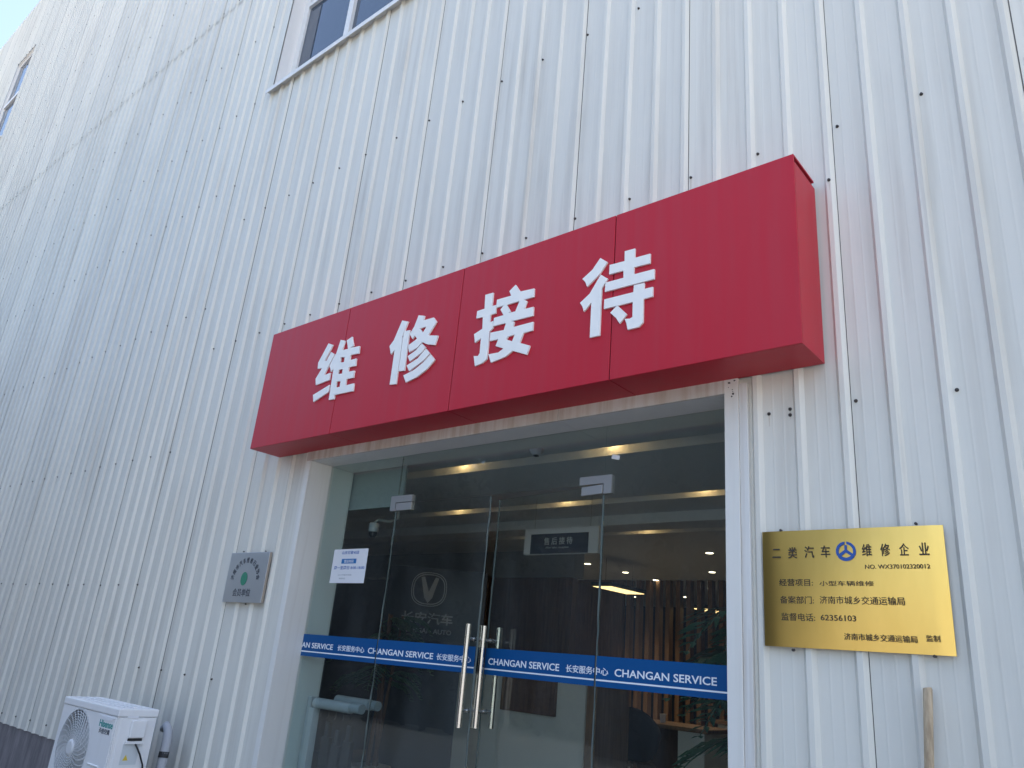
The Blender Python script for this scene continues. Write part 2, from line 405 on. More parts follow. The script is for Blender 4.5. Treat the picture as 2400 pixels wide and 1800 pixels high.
# far-left window
win = MB(); a, b, c, d = -22.48, -21.05, 12.9, 15.95; fy = .05
win.box(a, a + .08, fy, fy + .05, c, d, 'winframe').box(b - .08, b, fy, fy + .05, c, d, 'winframe').box(a + .08, b - .08, fy, fy + .05, d - .09, d, 'winframe')
win.box(a + .08, b - .08, fy, fy + .05, c, c + .08, 'winframe').box(a + .08, b - .08, fy - .03, fy + .05, 14.42, 14.52, 'winframe')
W2 = win.build('window', B)
MB().box(a + .08, b - .08, fy + .02, fy + .03, c + .08, d - .09, 'winglass').build('window_pane', W2)
MB().box(a - .01, a, 0, fy + .05, c, d, 'winframe').box(b, b + .01, 0, fy + .05, c, d, 'winframe').box(a, b, 0, fy + .05, d, d + .01, 'winframe').build('window_lining', W2)
MB().box(a - .05, b + .05, -.06, fy, c - .03, c, 'winframe').build('window_sill', W2)

# door opening lining
MB().box(XL, -5.087, -.030, .40, 0, 2.865, 'trim').build('door_jamb', B, .002)
MB().box(-1.616, XR, -.030, .40, 0, ZT, 'trim').build('door_jamb', B, .002)
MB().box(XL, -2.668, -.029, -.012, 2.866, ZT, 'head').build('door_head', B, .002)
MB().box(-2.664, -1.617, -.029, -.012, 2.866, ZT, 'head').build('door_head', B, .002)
MB().box(XL, -2.667, -.0115, .40, 2.866, ZT, 'trim').build('head_lining', B)
MB().box(-2.665, -1.617, -.0115, .40, 2.866, ZT, 'trim').build('head_lining', B)
MB().box(XR + .001, XR + .045, -.024, .01, .44, ZT - .03, 'flash').build('corner_flashing', B, .003)
MB().box(XL - .03, XL - .001, -.006, .02, .44, ZT, 'flash').build('corner_flashing', B, .003)

# chipped paint at the top of the right jamb
ch = MB(); rnd = random.Random(4)
for zx, zy, r in ((1045, 1398, .009), (1076, 1384, .006), (1063, 1438, .004), (1068, 1462, .009), (1058, 1478, .006), (1040, 1425, .003), (1066, 1450, .004)):
    p = at(1300 + zx / 2.553, 350 + zy / 2.553, -.0305)
    ch.mesh(poly_mesh([[(p.x + r * rnd.uniform(.5, 1.1) * math.cos(a * .785), p.z + r * rnd.uniform(.4, .9) * math.sin(a * .785)) for a in range(8)]], -.0308, .0006), 'screw')
ch.build('paint_chip', B)
# glazing
GY0, GY1 = .179, .191
JL, JR, GAP = -4.24, -2.46, -3.335
TRZ = 2.513
HINGE = Vector((JR, .185, 0)); AJAR = R(7.6); LEAF = .905
TROT = Matrix.Translation(HINGE) @ Matrix.Rotation(-AJAR, 4, 'Z') @ Matrix.Translation(-HINGE)
def glassbox(x0, x1, z0, z1, T=None): return MB().box(x0, x1, GY0, GY1, z0, z1, 'glass', T)
SL = glassbox(-5.087, JL - .004, .01, 2.865).build('sidelight', B)
SR = glassbox(JR + .004, -1.617, .01, 2.865).build('sidelight', B)
TL = glassbox(JL + .001, JR - .001, TRZ + .004, 2.865).build('transom_pane', B)
DLo = glassbox(JL + .004, GAP, .012, TRZ - .004).build('glass_door', B)
DRo = glassbox(JR - LEAF, JR - .004, .012, TRZ - .004, TROT).build('glass_door', B)
tag(DRo, 'glass door standing slightly ajar', None); tag(DLo, 'closed glass door', None)
# seals
def seal(x, p, T=None, z0=.03, z1=TRZ - .01):
    rnd = random.Random(int(x * 100)); pts = []
    for i in range(40): pts.append((x + rnd.uniform(-.0025, .0025), .185 + rnd.uniform(-.001, .002), z0 + (z1 - z0) * i / 39))
    mb = MB(); mb.tube(pts, [rnd.uniform(.0035, .0075) for _ in pts], 'pvc', 8, T); return mb.build('edge_seal', p)
seal(GAP + .003, DLo); seal(JR - LEAF - .003, DRo, TROT)
seal(JL, SL, None, .03, 2.45); seal(JR, SR, None, .03, 2.45)
seal(JL, TL, None, 2.58, 2.86)
# patch fittings (pivot clamps)
def patch(x, s, p_up, p_lo, T=None):
    # s=+1: door lies to the right of the joint
    up = MB()
    a, b = sorted((x - s * .055, x + s * .165))
    prof = [(x - s * .058, 2.458), (x - s * .058, 2.566), (x + s * .165, 2.566), (x + s * .165, 2.518), (x - s * .004, 2.518), (x - s * .004, 2.458)]
    up.mesh(poly_mesh([prof], .171, .030), 'satin')
    up.build('patch_fitting', p_up, .002)
    MB().box(*sorted((x + s * .002, x + s * .165)), .170, .202, 2.459, 2.513, 'satin', T).build('patch_fitting', p_lo, .002)
patch(JL, 1, TL, DLo); patch(JR, -1, TL, DRo, TROT)
# pull handles
def handle(x, p, T=None, inner=True):
    for s in (-1, 1):
        y = .185 + s * .062
        h = MB().tube([(x, y, 1.125), (x, y, 1.706)], .016, 'steel', 18, T)
        for z in (1.218, 1.622):
            h.tube([(x, .185 + s * .006, z), (x, y, z)], .009, 'steel', 10, T).tube([(x, .185 + s * .006, z), (x, .185 + s * .016, z)], .014, 'steel', 12, T)
        h.build('pull_handle', p)
handle(-3.360, DLo); handle(JR - LEAF + .030, DRo, TROT)
# safety band with lettering, cut where the panes meet
words = [('CHANGAN SERVICE', -5.315, -4.696, 1.484, 1.522, .014), ('长安服务中心', -4.642, -4.348, 1.483, 1.523, .011),
         ('CHANGAN SERVICE', -4.310, -3.676, 1.484, 1.522, .014), ('长安服务中心', -3.645, -3.350, 1.483, 1.523, .011),
         ('CHANGAN SERVICE', -3.318, -2.715, 1.484, 1.522, .014), ('长安服务中心', -2.664, -2.368, 1.483, 1.523, .011),
         ('CHANGAN SERVICE', -2.329, -1.758, 1.484, 1.522, .014)]
KS = 3.635 / 3.62
def band(x0, x1, p, T=None):
    mb = MB().box(x0, x1, GY0 - .0012, GY0 - .0002, 1.4255, 1.579, 'bandblue', T)
    mb.box(x0, x1, GY0 - .0020, GY0 - .0014, 1.4545, 1.4625, 'bandwhite', T)
    for body, a, b, c, d, bold in words:
        a *= KS; b *= KS
        if b < x0 or a > x1: continue
        me = cut_x(text_mesh(body, (a, b, c, d), GY0 - .0014, .0008, bold), x0, x1)
        mb.mesh(me, 'bandwhite', T)
    mb.build('safety_band', p)
band(-5.085, JL - .006, SL); band(JL + .006, GAP - .001, DLo); band(JR - LEAF + .001, JR - .006, DRo, TROT); band(JR + .006, -1.619, SR)

# ------------------------------------------------------------------ reception room inside
RX0, RX1, RY1, CZ = -10.5, .8, 12.8, 3.0
MB().box(RX0, RX1, .401, RY1, .002, .008, 'tile').build('interior_floor', B)
iw = MB().box(RX0 - .1, RX0, .4, RY1, 0, 3.3, 'navy').box(RX1, RX1 + .1, .4, RY1, 0, 3.3, 'inwall').box(RX0, RX1, RY1, RY1 + .1, 0, 3.3, 'navy')
iw.box(RX0, -5.146, .30, .40, 0, 3.3, 'inwall').box(-1.542, RX1, .30, .40, 0, 3.3, 'inwall').box(-5.145, -1.543, .30, .399, 2.941, 3.3, 'inwall')
iw.build('interior_wall', B)
MB().box(-5.0872, -5.0865, .20, .402, .01, 2.864, 'reveal').build('inner_reveal', B)
slots = [(.96, 1.15), (2.41, 2.60), (3.94, 4.12)]
ce = MB(); y0 = .401
for a, b in slots:
    ce.box(RX0, RX1, y0, a, CZ, CZ + .16, 'ceil'); y0 = b
ce.box(RX0, RX1, y0, RY1, CZ, CZ + .16, 'ceil').box(RX0, RX1, .401, RY1, CZ + .161, CZ + .2, 'ceil')
ce.build('ceiling', B)
# dropped beams of the ceiling
MB().box(RX0, RX1, 3.1, 3.4, 2.90, CZ - .001, 'ceil').build('ceiling_beam', B)
MB().box(RX0, -6.12, 4.97, 5.2, 2.64, CZ - .001, 'inwall').build('bulkhead', B)
MB().box(-5.42, -4.47, .42, .44, 2.56, 2.99, 'bright_patch').build('bright_patch_panel', B)  # added panel, its pale colour stands in for brightness in the left sidelight
MB().box(-8.1, -6.15, 5.0, 5.12, 1.0, 2.639, 'wood').box(-9.8, -8.1, 5.0, 5.12, 0, 2.639, 'navy').build('wood_wall', B)
MB().box(-8.6, -7.26, 8.0, 8.06, 0, CZ - .002, 'wood').build('wood_wall', B)
SP = MB()
for i in range(11): SP.box(-7.20 + i * .185, -7.20 + i * .185 + .075, 8.0, 8.12, 0, CZ - .002, 'lightwood')
SP.build('slat_screen', B)
MB().box(-10.4, -2.5, 12.5, 12.6, 0, CZ - .002, 'navy').build('dark_partition', B)

# lamps hidden in the ceiling slots
spots = [(-6.08, 1.055), (-4.56, 1.055), (-3.04, 1.055), (-1.52, 1.055), (-5.99, 2.505), (-4.52, 2.505), (-3.04, 2.505), (-5.99, 4.03), (-4.51, 4.03), (-3.04, 4.03)]
lamp_words = {0: 'at the far left of the front slot', 1: 'over the left door', 2: 'over the right door hinge', 3: 'at the right end of the front slot',
              4: 'seen above the closed door', 5: 'above the hanging sign', 6: 'near the right jamb in the middle slot', 7: 'at the left of the rear slot', 8: 'right of the hanging sign in the rear slot', 9: 'at the right of the rear slot'}
for i, (x, y) in enumerate(spots):
    t = empty('ceiling_spotlight', (x, y, CZ + .16), 'warm spotlight recessed in a ceiling slot ' + lamp_words[i], 'ceiling light', 'spotlights in the ceiling slots')
    y += .06
    MB().tube([(x, y, CZ + .159), (x, y, CZ + .13)], .022, 'black', 14).build('housing', t)
    MB().tube([(x, y, CZ + .129), (x, y, CZ + .126)], .016, 'warm', 14).build('lens', t)
    ld = bpy.data.lights.new('spot_bulb', 'POINT'); ld.energy = .13; ld.color = (1, .60, .24); ld.shadow_soft_size = .02
    lo_ = bpy.data.objects.new('spot_bulb', ld); COL.objects.link(lo_); lo_.location = (x, y, CZ + .10)
    lo_.parent = t; lo_.matrix_parent_inverse = t.matrix_world.inverted()
downs = [(-6.74, 6.16), (-8.01, 7.05), (-6.65, 7.07), (-6.63, 7.97), (-6.19, 9.03), (-4.42, 5.45), (-8.09, 6.15), (-10.3, 9.06), (-5.2, 7.1), (-8.6, 10.5), (-7.4, 10.4)]
dw = ['in front of the slat screen', 'above the wood wall end', 'beside the pendant lamp', 'behind the pendant lamp', 'beyond the palm', 'nearest the right jamb', 'over the brown wall',
      'farthest to the left', 'among the rear row', 'deep in the back left', 'deep in the back behind the slats']
for i, (x, y) in enumerate(downs):
    t = empty('downlight', (x, y, CZ), 'small round warm downlight in the dark ceiling ' + dw[i], 'ceiling light', 'round downlights')
    MB().tube([(x, y, CZ - .001), (x, y, CZ - .007)], .065, 'ceil', 18).build('trim_ring', t)
    MB().tube([(x, y, CZ - .008), (x, y, CZ - .012)], .045, 'dot_lamp', 16).build('lens', t)
    if i in (0, 2, 4, 5, 6):
        ld = bpy.data.lights.new('downlight_bulb', 'SPOT'); ld.energy = 24; ld.spot_size = R(105); ld.spot_blend = .8; ld.color = (1, .80, .58); ld.shadow_soft_size = .05
        lo_ = bpy.data.objects.new('downlight_bulb', ld); COL.objects.link(lo_); lo_.location = (x, y, CZ - .02)
        lo_.parent = t; lo_.matrix_parent_inverse = t.matrix_world.inverted()
for i, (x, y) in enumerate([(-6.10, 6.05), (-6.05, 8.85)]):
    t = empty('pendant_lamp', (x, y, 2.6), ['lit rectangular pendant lamp in front of the slat screen', 'lit rectangular pendant lamp behind the palm leaves'][i], 'pendant lamp', 'pendant lamps')
    MB().box(x - .17, x + .17, y - .45, y + .45, 2.605, 2.66, 'black').build('housing', t)
    MB().box(x - .15, x + .15, y - .43, y + .43, 2.598, 2.604, 'panel_lamp').build('diffuser', t)
    MB().tube([(x, y - .35, 2.66), (x, y - .35, CZ)], .003, 'black', 6).tube([(x, y + .35, 2.66), (x, y + .35, CZ)], .003, 'black', 6).build('wire', t)
t = empty('smoke_detector', (-3.49, .87, CZ), 'round smoke detector on the ceiling behind the transom', 'smoke detector')
MB().tube([(-3.49, .80, CZ - .001), (-3.49, .80, CZ - .02), (-3.49, .80, CZ - .045)], [.055, .052, .03], 'paper', 18).build('detector_body', t)
MB().box(-3.505, -3.475, .785, .815, CZ - .055, CZ - .046, 'acdark').build('detector_eye', t)

# hanging sign
t = empty('hanging_sign', (-4.245, 2.15, 2.46), 'framed dark reception sign hanging from the ceiling behind the right door', 'sign')
x0, x1, z0, z1 = -4.66, -3.828, 2.462, 2.698
MB().box(x0, x1, 2.15, 2.19, z0, z1, 'paper').build('sign_frame', t, .003)
MB().box(-4.578, -3.93, 2.145, 2.149, z0 + .004, 2.646, 'navy').build('sign_panel', t)
lt = MB().mesh(text_mesh('售 后 接 待', (-4.42, -4.10, 2.545, 2.612), 2.1445, .002, .01), 'label').mesh(text_mesh('After sales reception', (-4.40, -4.14, 2.507, 2.530), 2.1445, .002), 'label')
lt.build('lettering', t)
MB().tube([(x0 + .1, 2.17, z1), (x0 + .1, 2.17, CZ)], .002, 'steel', 6).tube([(x1 - .1, 2.17, z1), (x1 - .1, 2.17, CZ)], .002, 'steel', 6).build('hanging_wire', t)

# dome camera
cx, cy, cz = -5.0, .62, 2.42
t = empty('security_camera', (cx, cy, cz), 'dark dome security camera on a bent bracket behind the left glass', 'camera')
MB().tube([(cx, cy, cz + .07), (cx, cy, cz + .06), (cx, cy, cz), (cx, cy, cz - .005)], [.03, .042, .042, .038], 'greytube', 18).build('camera_body', t)
vs = [(cx, cy, cz - .006 - .0)]; MB().tube([(cx, cy, cz - .006), (cx, cy, cz - .03), (cx, cy, cz - .048), (cx, cy, cz - .054)], [.037, .032, .018, .004], 'black', 16).build('dome', t)
MB().tube([(cx, cy, cz + .07), (cx + .01, cy + .03, cz + .10), (cx + .05, cy + .12, cz + .10), (cx + .08, cy + .18, cz + .13), (cx + .08, cy + .18, CZ)], .011, 'greypost', 10).build('bracket', t)

# navy totem with the car emblem
t = empty('display_totem', (-6.45, 2.75, 0), 'dark navy display totem with a grey V emblem and lettering', 'display', rz=R(38))
T = t.matrix_world
MB().box(-.50, .62, 0, .25, 0, 2.44, 'navy', T).build('totem_body', t, .01)
def sq(rx, rz, p=2.6, n=48):
    r = []
    for i in range(n):
        a = 2 * math.pi * i / n; c_, s_ = math.cos(a), math.sin(a)
        r.append((rx * abs(c_) ** (2 / p) * (1 if c_ > 0 else -1), rz * abs(s_) ** (2 / p) * (1 if s_ > 0 else -1)))
    return r
cx, cz = -.03, 2.205
lp = lambda L: [(a + cx, b + cz) for a, b in L]
em = MB().mesh(poly_mesh([lp(sq(.20, .185)), lp(sq(.192, .177))], -.008, .006), 'navylogo', T).mesh(poly_mesh([lp(sq(.180, .165)), lp(sq(.170, .155))], -.008, .006), 'navylogo', T)
em.mesh(poly_mesh([lp([(-.10, .125), (-.062, .135), (0, -.03), (.062, .135), (.10, .125), (.045, -.09), (0, -.15), (-.045, -.09)])], -.008, .006), 'navylogo', T)
em.build('emblem', t)
tx = MB().mesh(text_mesh('长安汽车', (-.30, .27, 1.835, 1.955), -.001, .006, .012), 'navylogo', T).mesh(text_mesh('CHANGAN AUTO', (-.32, .27, 1.735, 1.785), -.001, .006, .02), 'navylogo', T)
tx.build('lettering', t)

# reception counter with hung board
t = empty('reception_counter', (-5.5, 3.0, 0), 'tall pale reception counter behind the glass doors', 'counter')
MB().box(-6.65, -4.47, 3.0, 3.7, .01, 1.44, 'counter').build('counter_body', t, .006)
MB().box(-6.7, -4.40, 2.97, 3.72, 1.441, 1.48, 'lightwood').build('counter_top', t, .004)
MB().box(-4.469, -4.36, 3.02, 3.6, .01, 1.44, 'lightwood').build('end_panel', t)
t = empty('wooden_board', (-5.14, 2.99, 1.06), 'brown wooden board on the front of the pale counter', 'board')
MB().box(-5.44, -4.80, 2.955, 2.999, 1.06, 1.42, 'wood').build('board_panel', t, .003)
MB().box(-5.475, -5.441, 2.95, 2.999, 1.06, 1.42, 'lightwood').build('board_edge', t)

# desks
def desk(x, y, label):
    t = empty('tall_desk', (x, y, 0), label, 'desk', 'desks in the reception room')
    MB().box(x - .12, x + 1.5, y, y + .7, 1.0, 1.04, 'lightwood').build('desk_top', t, .003)
    MB().box(x, x + .30, y + .03, y + .65, .01, .999, 'counter').build('pedestal', t, .004)
    MB().box(x + 1.15, x + 1.45, y + .03, y + .65, .01, .999, 'counter').build('pedestal', t, .004)
    MB().box(x + .31, x + 1.14, y + .55, y + .6, .3, .998, 'wood').build('back_panel', t)
desk(-5.40, 4.35, 'oak topped tall desk behind the dark armchair'); desk(-4.9, 6.6, 'oak topped tall desk farther back by the slat screen')
# small things on the desk
t = empty('paper_cup', (-5.0, 4.55, 1.041), 'small white cup on the nearer desk top', 'cup')
MB().tube([(-4.55, 4.6, 1.041), (-4.55, 4.6, 1.13)], [.028, .036], 'paper', 14).build('cup_body', t)
t = empty('pen_holder', (-5.35, 4.5, 1.041), 'dark round pen holder at the left end of the nearer desk', 'pen holder')
MB().tube([(-5.35, 4.5, 1.041), (-5.35, 4.5, 1.17)], .06, 'black', 14).build('holder_body', t)

# armchair
t = empty('armchair', (-4.68, 4.15, 0), 'dark fabric tub armchair with bent wooden legs behind the right glass', 'chair')
mb = MB(); n = 26; rings = []
for j, zz in enumerate([.70, .74, .82, .95, 1.08, 1.0]):
    pass
def shell(i, z0):
    a = math.pi * (-.05 + 1.1 * i / (n - 1)) - math.pi / 2 + R(-60)
    f = max(0, math.sin(math.pi * i / (n - 1)))
    top = .92 + .27 * f ** 1.6
    return a, top
vs = []; NZ = 6
for side in (0, 1):
    for i in range(n):
        a, top = shell(i, 0)
        for j in range(NZ):
            q = j / (NZ - 1); z = .72 + (top - .72) * q
            r = (.23 + .08 * q ** .6) - side * .035
            vs.append((-4.68 + r * math.cos(a) * 1.05, 4.15 + r * math.sin(a), z))
fs = []
for side in (0, 1):
    o = side * n * NZ
    for i in range(n - 1):
        for j in range(NZ - 1):
            q = (o + i * NZ + j, o + (i + 1) * NZ + j, o + (i + 1) * NZ + j + 1, o + i * NZ + j + 1); fs.append(q if side == 0 else q[::-1])
K = n * NZ
for i in range(n - 1): fs.append((i * NZ + NZ - 1, (i + 1) * NZ + NZ - 1, K + (i + 1) * NZ + NZ - 1, K + i * NZ + NZ - 1))
for i in (0, n - 1):
    for j in range(NZ - 1): fs.append((i * NZ + j, i * NZ + j + 1, K + i * NZ + j + 1, K + i * NZ + j))
mb.add(vs, fs, 'charcoal', None, True); mb.build('backrest', t)
MB().tube([(-4.68, 4.15, .68), (-4.68, 4.15, .70), (-4.68, 4.15, .80), (-4.68, 4.15, .82)], [.20, .24, .25, .22], 'charcoal', 28).build('seat', t)
for sx, sy in ((-1, -1), (1, -1), (1, 1), (-1, 1)):
    MB().tube([(-4.68 + sx * .08, 4.15 + sy * .08, .665), (-4.68 + sx * .17, 4.15 + sy * .17, .66), (-4.68 + sx * .215, 4.15 + sy * .215, .60), (-4.68 + sx * .26, 4.15 + sy * .26, .01)], [.018, .018, .018, .012], 'lightwood', 10).build('leg', t)

# palms
def palm(x, y, zt, n, ln, label, seed, potr=.2):
    rnd = random.Random(seed)
    t = empty('potted_palm', (x, y, 0), label, 'potted plant', 'potted palms behind the glass')
    MB().tube([(x, y, .01), (x, y, .05), (x, y, .5), (x, y, .52)], [potr * .75, potr * .78, potr, potr * .97], 'pot', 22).build('planter', t)
    st = MB()
    for k in range(4): st.tube([(x + rnd.uniform(-.06, .06), y + rnd.uniform(-.06, .06), .5), (x + rnd.uniform(-.12, .12), y + rnd.uniform(-.12, .12), zt)], [.02, .012], 'wood', 7)
    st.build('stem', t)
    lf = MB()
    for k in range(n):
        a = rnd.uniform(0, 2 * math.pi); L = ln * rnd.uniform(.7, 1.15); up_ = rnd.uniform(.25, 1.0); h = zt * rnd.uniform(.62, 1.0)
        base = Vector((x + rnd.uniform(-.1, .1), y + rnd.uniform(-.1, .1), h)); d = Vector((math.cos(a), math.sin(a), 0)); s = Vector((-d.y, d.x, 0))
        def P(q): return base + d * L * (q * .9) + Vector((0, 0, L * (up_ * q - (up_ * .55 + .55) * q * q)))
        prev = None
        for j in range(1, 15):      # leaflets both sides of the rachis
            q = .18 + .82 * j / 14; p = P(q); ll = L * .36 * math.sin(math.pi * min(1, .25 + q * .7)) ; w = .024
            for sg in (-1, 1):
                tip = p + s * sg * ll * .8 + d * ll * .75 + Vector((0, 0, -ll * rnd.uniform(.25, .5)))
                mid = p + (tip - p) * .5 + Vector((0, 0, ll * .10))
                wd = (d * .8 - s * sg * .3) * w
                lf.add([p, mid - wd, tip, mid + wd], [(0, 1, 2, 3)], 'leaf')
        lf.tube([P(i / 6) for i in range(7)], [.005] * 6 + [.002], 'leaf', 5)
    lf.build('foliage', t)
palm(-1.90, 1.40, 1.78, 40, .74, 'dark green potted palm pressed behind the right sidelight', 3)
palm(-5.95, 1.75, 1.85, 22, .5, 'dark green potted palm behind the left sidelight below the camera', 5)

# tubular stand behind left sidelight
t = empty('tubular_stand', (-4.75, .32, 0), 'grey tubular stand with two round bars behind the left sidelight', 'stand')
MB().tube([(-4.965, .30, 1.115), (-4.56, .30, 1.115)], .036, 'greytube', 22).build('bar', t)
MB().tube([(-4.93, .46, 1.140), (-4.55, .46, 1.140)], .036, 'greytube', 22).build('bar', t)
MB().tube([(-4.559, .30, 1.120), (-4.45, .30, 1.120)], .033, 'greypost', 22).build('bar_cap', t)
MB().tube([(-4.549, .46, 1.140), (-4.47, .46, 1.140)], .033, 'greypost', 22).build('bar_cap', t)
MB().box(-5.055, -5.01, .285, .345, .01, 1.152, 'greypost').build('post', t, .004)
MB().box(-5.008, -4.955, .275, .335, .01, 1.08, 'greytube').build('post', t, .004)
MB().box(-4.954, -4.50, .35, .40, .62, .65, 'greypost').build('cross_rail', t)
for i in range(5):
    x = -4.90 + i * .085
    MB().tube([(x, .31, 1.078), (x, .31, 1.035), (x - .006, .30, 1.025)], .0035, 'acdark', 8).build('hook', t)
for i, (x, z) in enumerate([(-4.84, .90), (-4.72, .86), (-4.60, .90)]):
    o = MB().box(x - .045, x + .045, .33, .36, .70, z, 'black').box(x - .02, x + .02, .329, .361, z, z + .10, 'acdark').build('umbrella_bag')
    tag(o, ['dark umbrella sleeve hanging at the left of the tubular stand', 'dark umbrella sleeve hanging in the middle of the tubular stand', 'dark umbrella sleeve hanging at the right of the tubular stand'][i], 'bag', 'dark sleeves on the tubular stand')

# ------------------------------------------------------------------ red sign
SX0, SX1, SZ0, SZ1, SY = -5.55, -1.117, 2.938, 3.940, -.302
G = empty('red_sign_box', (-3.33, 0, SZ0), 'long red box sign with four white characters over the glass entrance', 'sign')
MB().box(SX0 + .012, SX1 - .012, SY + .012, -.024, SZ0 + .012, SZ1 - .012, 'dark_gap').build('backing_frame', G)
xs = [SX0, -4.517, -3.318, -2.131, SX1]; gp = .003
for i in range(4):
    a, b = xs[i] + (gp if i else 0), xs[i + 1] - (gp if i < 3 else 0)
    MB().box(a, b, SY, SY + .010, SZ0, SZ1, 'red').build('front_panel', G, .002)
    MB().box(a, b, SY + .011, -.022, SZ0, SZ0 + .010, 'red').build('soffit_panel', G)
    MB().box(a, b, SY + .011, -.030, SZ1 - .010, SZ1, 'red').build('top_panel', G)
MB().box(SX1 - .009, SX1, SY + .0115, -.022, SZ0 + .011, SZ1 - .04, 'red').build('end_panel', G)
MB().box(SX0, SX0 + .009, SY + .0115, -.022, SZ0 + .011, SZ1 - .011, 'red').build('end_panel', G)
chars = {
 '维': ((700, 730, 7.215), [
   [[(505,538),(580,565),(432,842),(470,832),(548,685),(607,722),(425,1078),(535,1038),(515,1155),(288,1245),(285,1140),(395,955),(320,970),(328,870)]],
   [[(522,1240),(498,1362),(248,1530),(242,1412)]],
   [[(712,480),(790,495),(735,655),(835,632),(815,490),(905,425),(930,580),(860,618),(1030,585),(1018,708),(878,735),(865,825),(975,795),(962,918),(848,940),(832,1020),(942,1000),(925,1118),(808,1142),(790,1250),(935,1215),(918,1345),(605,1410),(598,1482),(508,1495),(590,965),(545,1020),(525,915),(640,700)],
    [(712,775),(778,770),(768,855),(700,865)], [(675,988),(745,972),(735,1050),(663,1062)], [(640,1185),(710,1172),(693,1275),(625,1287)]]]),
 '修': ((890, 710, 7.9), [
   [[(415,325),(528,345),(408,635),(422,640),(300,1500),(182,1512),(275,870),(205,950),(180,800),(260,690)]],
   [[(462,520),(560,503),(545,560),(455,1252),(348,1262),(440,600)]],
   [[(722,228),(832,240),(805,325),(1000,270),(1052,350),(895,600),(1080,605),(1022,778),(880,765),(785,725),(690,830),(545,912),(525,790),(690,665),(650,600),(605,668),(555,575),(640,440)], [(745,472),(870,435),(800,550)]],
   [[(780,752),(850,822),(760,930),(555,1080),(520,985),(680,870)]],
   [[(860,850),(930,935),(800,1070),(545,1262),(500,1160),(700,1030)]],
   [[(945,955),(1022,1050),(880,1220),(690,1370),(485,1472),(440,1345),(640,1240),(800,1110)]]]),
 '接': ((1090, 650, 7.21), [
   [[(342,295),(475,258),(452,485),(522,468),(515,605),(428,632),(415,768),(470,735),(468,855),(408,915),(390,1150),(365,1380),(290,1445),(165,1500),(145,1330),(215,1330),(245,1280),(268,1025),(165,1105),(152,960),(290,870),(300,670),(188,692),(205,570),(328,530)]],
   [[(855,125),(930,240),(1168,188),(1160,328),(985,380),(1048,400),(1000,535),(1155,498),(1145,650),(780,740),(830,750),(808,842),(1150,750),(1140,895),(985,940),(920,1105),(1095,1155),(1040,1305),(800,1240),(680,1340),(435,1440),(395,1300),(560,1270),(650,1200),(515,1160),(560,1045),(418,1075),(430,935),(655,890),(690,770),(470,825),(490,685),(650,640),(597,545),(655,475),(525,512),(540,378),(780,310),(748,235)],
    [(705,462),(920,400),(848,575),(722,608),(768,580)], [(725,1000),(840,965),(795,1080),(692,1050)]]]),
 '待': ((1340, 560, 6.636), [
   [[(445,295),(555,360),(420,560),(238,742),(210,670),(165,622),(320,480)]],
   [[(452,555),(560,618),(465,765),(432,1500),(280,1535),(305,985),(188,1128),(165,1050),(128,995),(280,850)]],
   [[(825,192),(985,148),(980,295),(1222,228),(1218,378),(970,440),(965,552),(1285,468),(1282,622),(515,822),(525,680),(805,605),(805,490),(582,552),(590,405),(822,345)]],
   [[(968,722),(1130,685),(1125,780),(1262,745),(1258,895),(1115,935),(1108,1300),(1040,1370),(870,1412),(850,1310),(825,1245),(905,1240),(945,1215),(950,980),(500,1090),(508,942),(960,828)]],
   [[(708,1035),(858,1170),(745,1315),(690,1230),(600,1150)]]])}
LT = .012
for ch, ((ox, oy, s), shapes) in chars.items():
    mb = MB()
    for k, loops in enumerate(shapes):
        yf = SY - LT - .0004 * k
        L2 = []
        for lp_ in loops:
            q = [at(ox + a / s, oy + b / s, SY - LT) for a, b in lp_]; L2.append([(p.x, p.z) for p in q])
        mb.mesh(poly_mesh(L2, yf, LT - .001), 'letter')
    mb.build('character', G)

# ------------------------------------------------------------------ brass plaque
PX0, PX1, PZ0, PZ1 = -1.437, -.694, 1.668, 2.163; PY = -.034
P = empty('brass_plaque', ((PX0 + PX1) / 2, 0, PZ0), 'shiny brass licence plaque with engraved text and blue emblem right of the door', 'plaque')
NX, NZ = 24, 16; vs = []; rnd = random.Random(2)
for j in range(NZ + 1):
    for i in range(NX + 1):
        a, b = i / NX, j / NZ
        bow = .0035 * math.sin(math.pi * a) * math.sin(math.pi * b) + .0022 * math.sin(5.2 * a + .8) * math.cos(2.2 * b) - .004 * max(0, .12 - a) / .12 * 0
        edge = .004 * (max(0, .08 - a) / .08) ** 2 + .004 * (max(0, a - .95) / .05) ** 2
        vs.append((PX0 + (PX1 - PX0) * a, PY - bow + edge, PZ0 + (PZ1 - PZ0) * b))
fs = [(j * (NX + 1) + i, j * (NX + 1) + i + 1, (j + 1) * (NX + 1) + i + 1, (j + 1) * (NX + 1) + i) for j in range(NZ) for i in range(NX)]
pb = MB().add(vs, fs, 'brass', None, True)
pb.box(PX0, PX1, PY + .0045, -.0225, PZ0, PZ1, 'brass'); pb.build('plate', P)
def pz(x, y): p = at(1750 + x / 4.0218, 1200 + y / 4.0218, PY); return p.x, p.z
LY = PY - .0046
def ptext(body, L, Rr, bold=.004, name='lettering'):
    """L = top-left and bottom-left, Rr = bottom-right in the plaque picture"""
    x0, z1 = pz(*L[0]); _, z0 = pz(*L[1]); x1, _ = pz(*Rr)
    MB().mesh(text_mesh(body, (x0, x1, z0, z1), LY, .0012, bold), 'brass_dark').build(name, P)
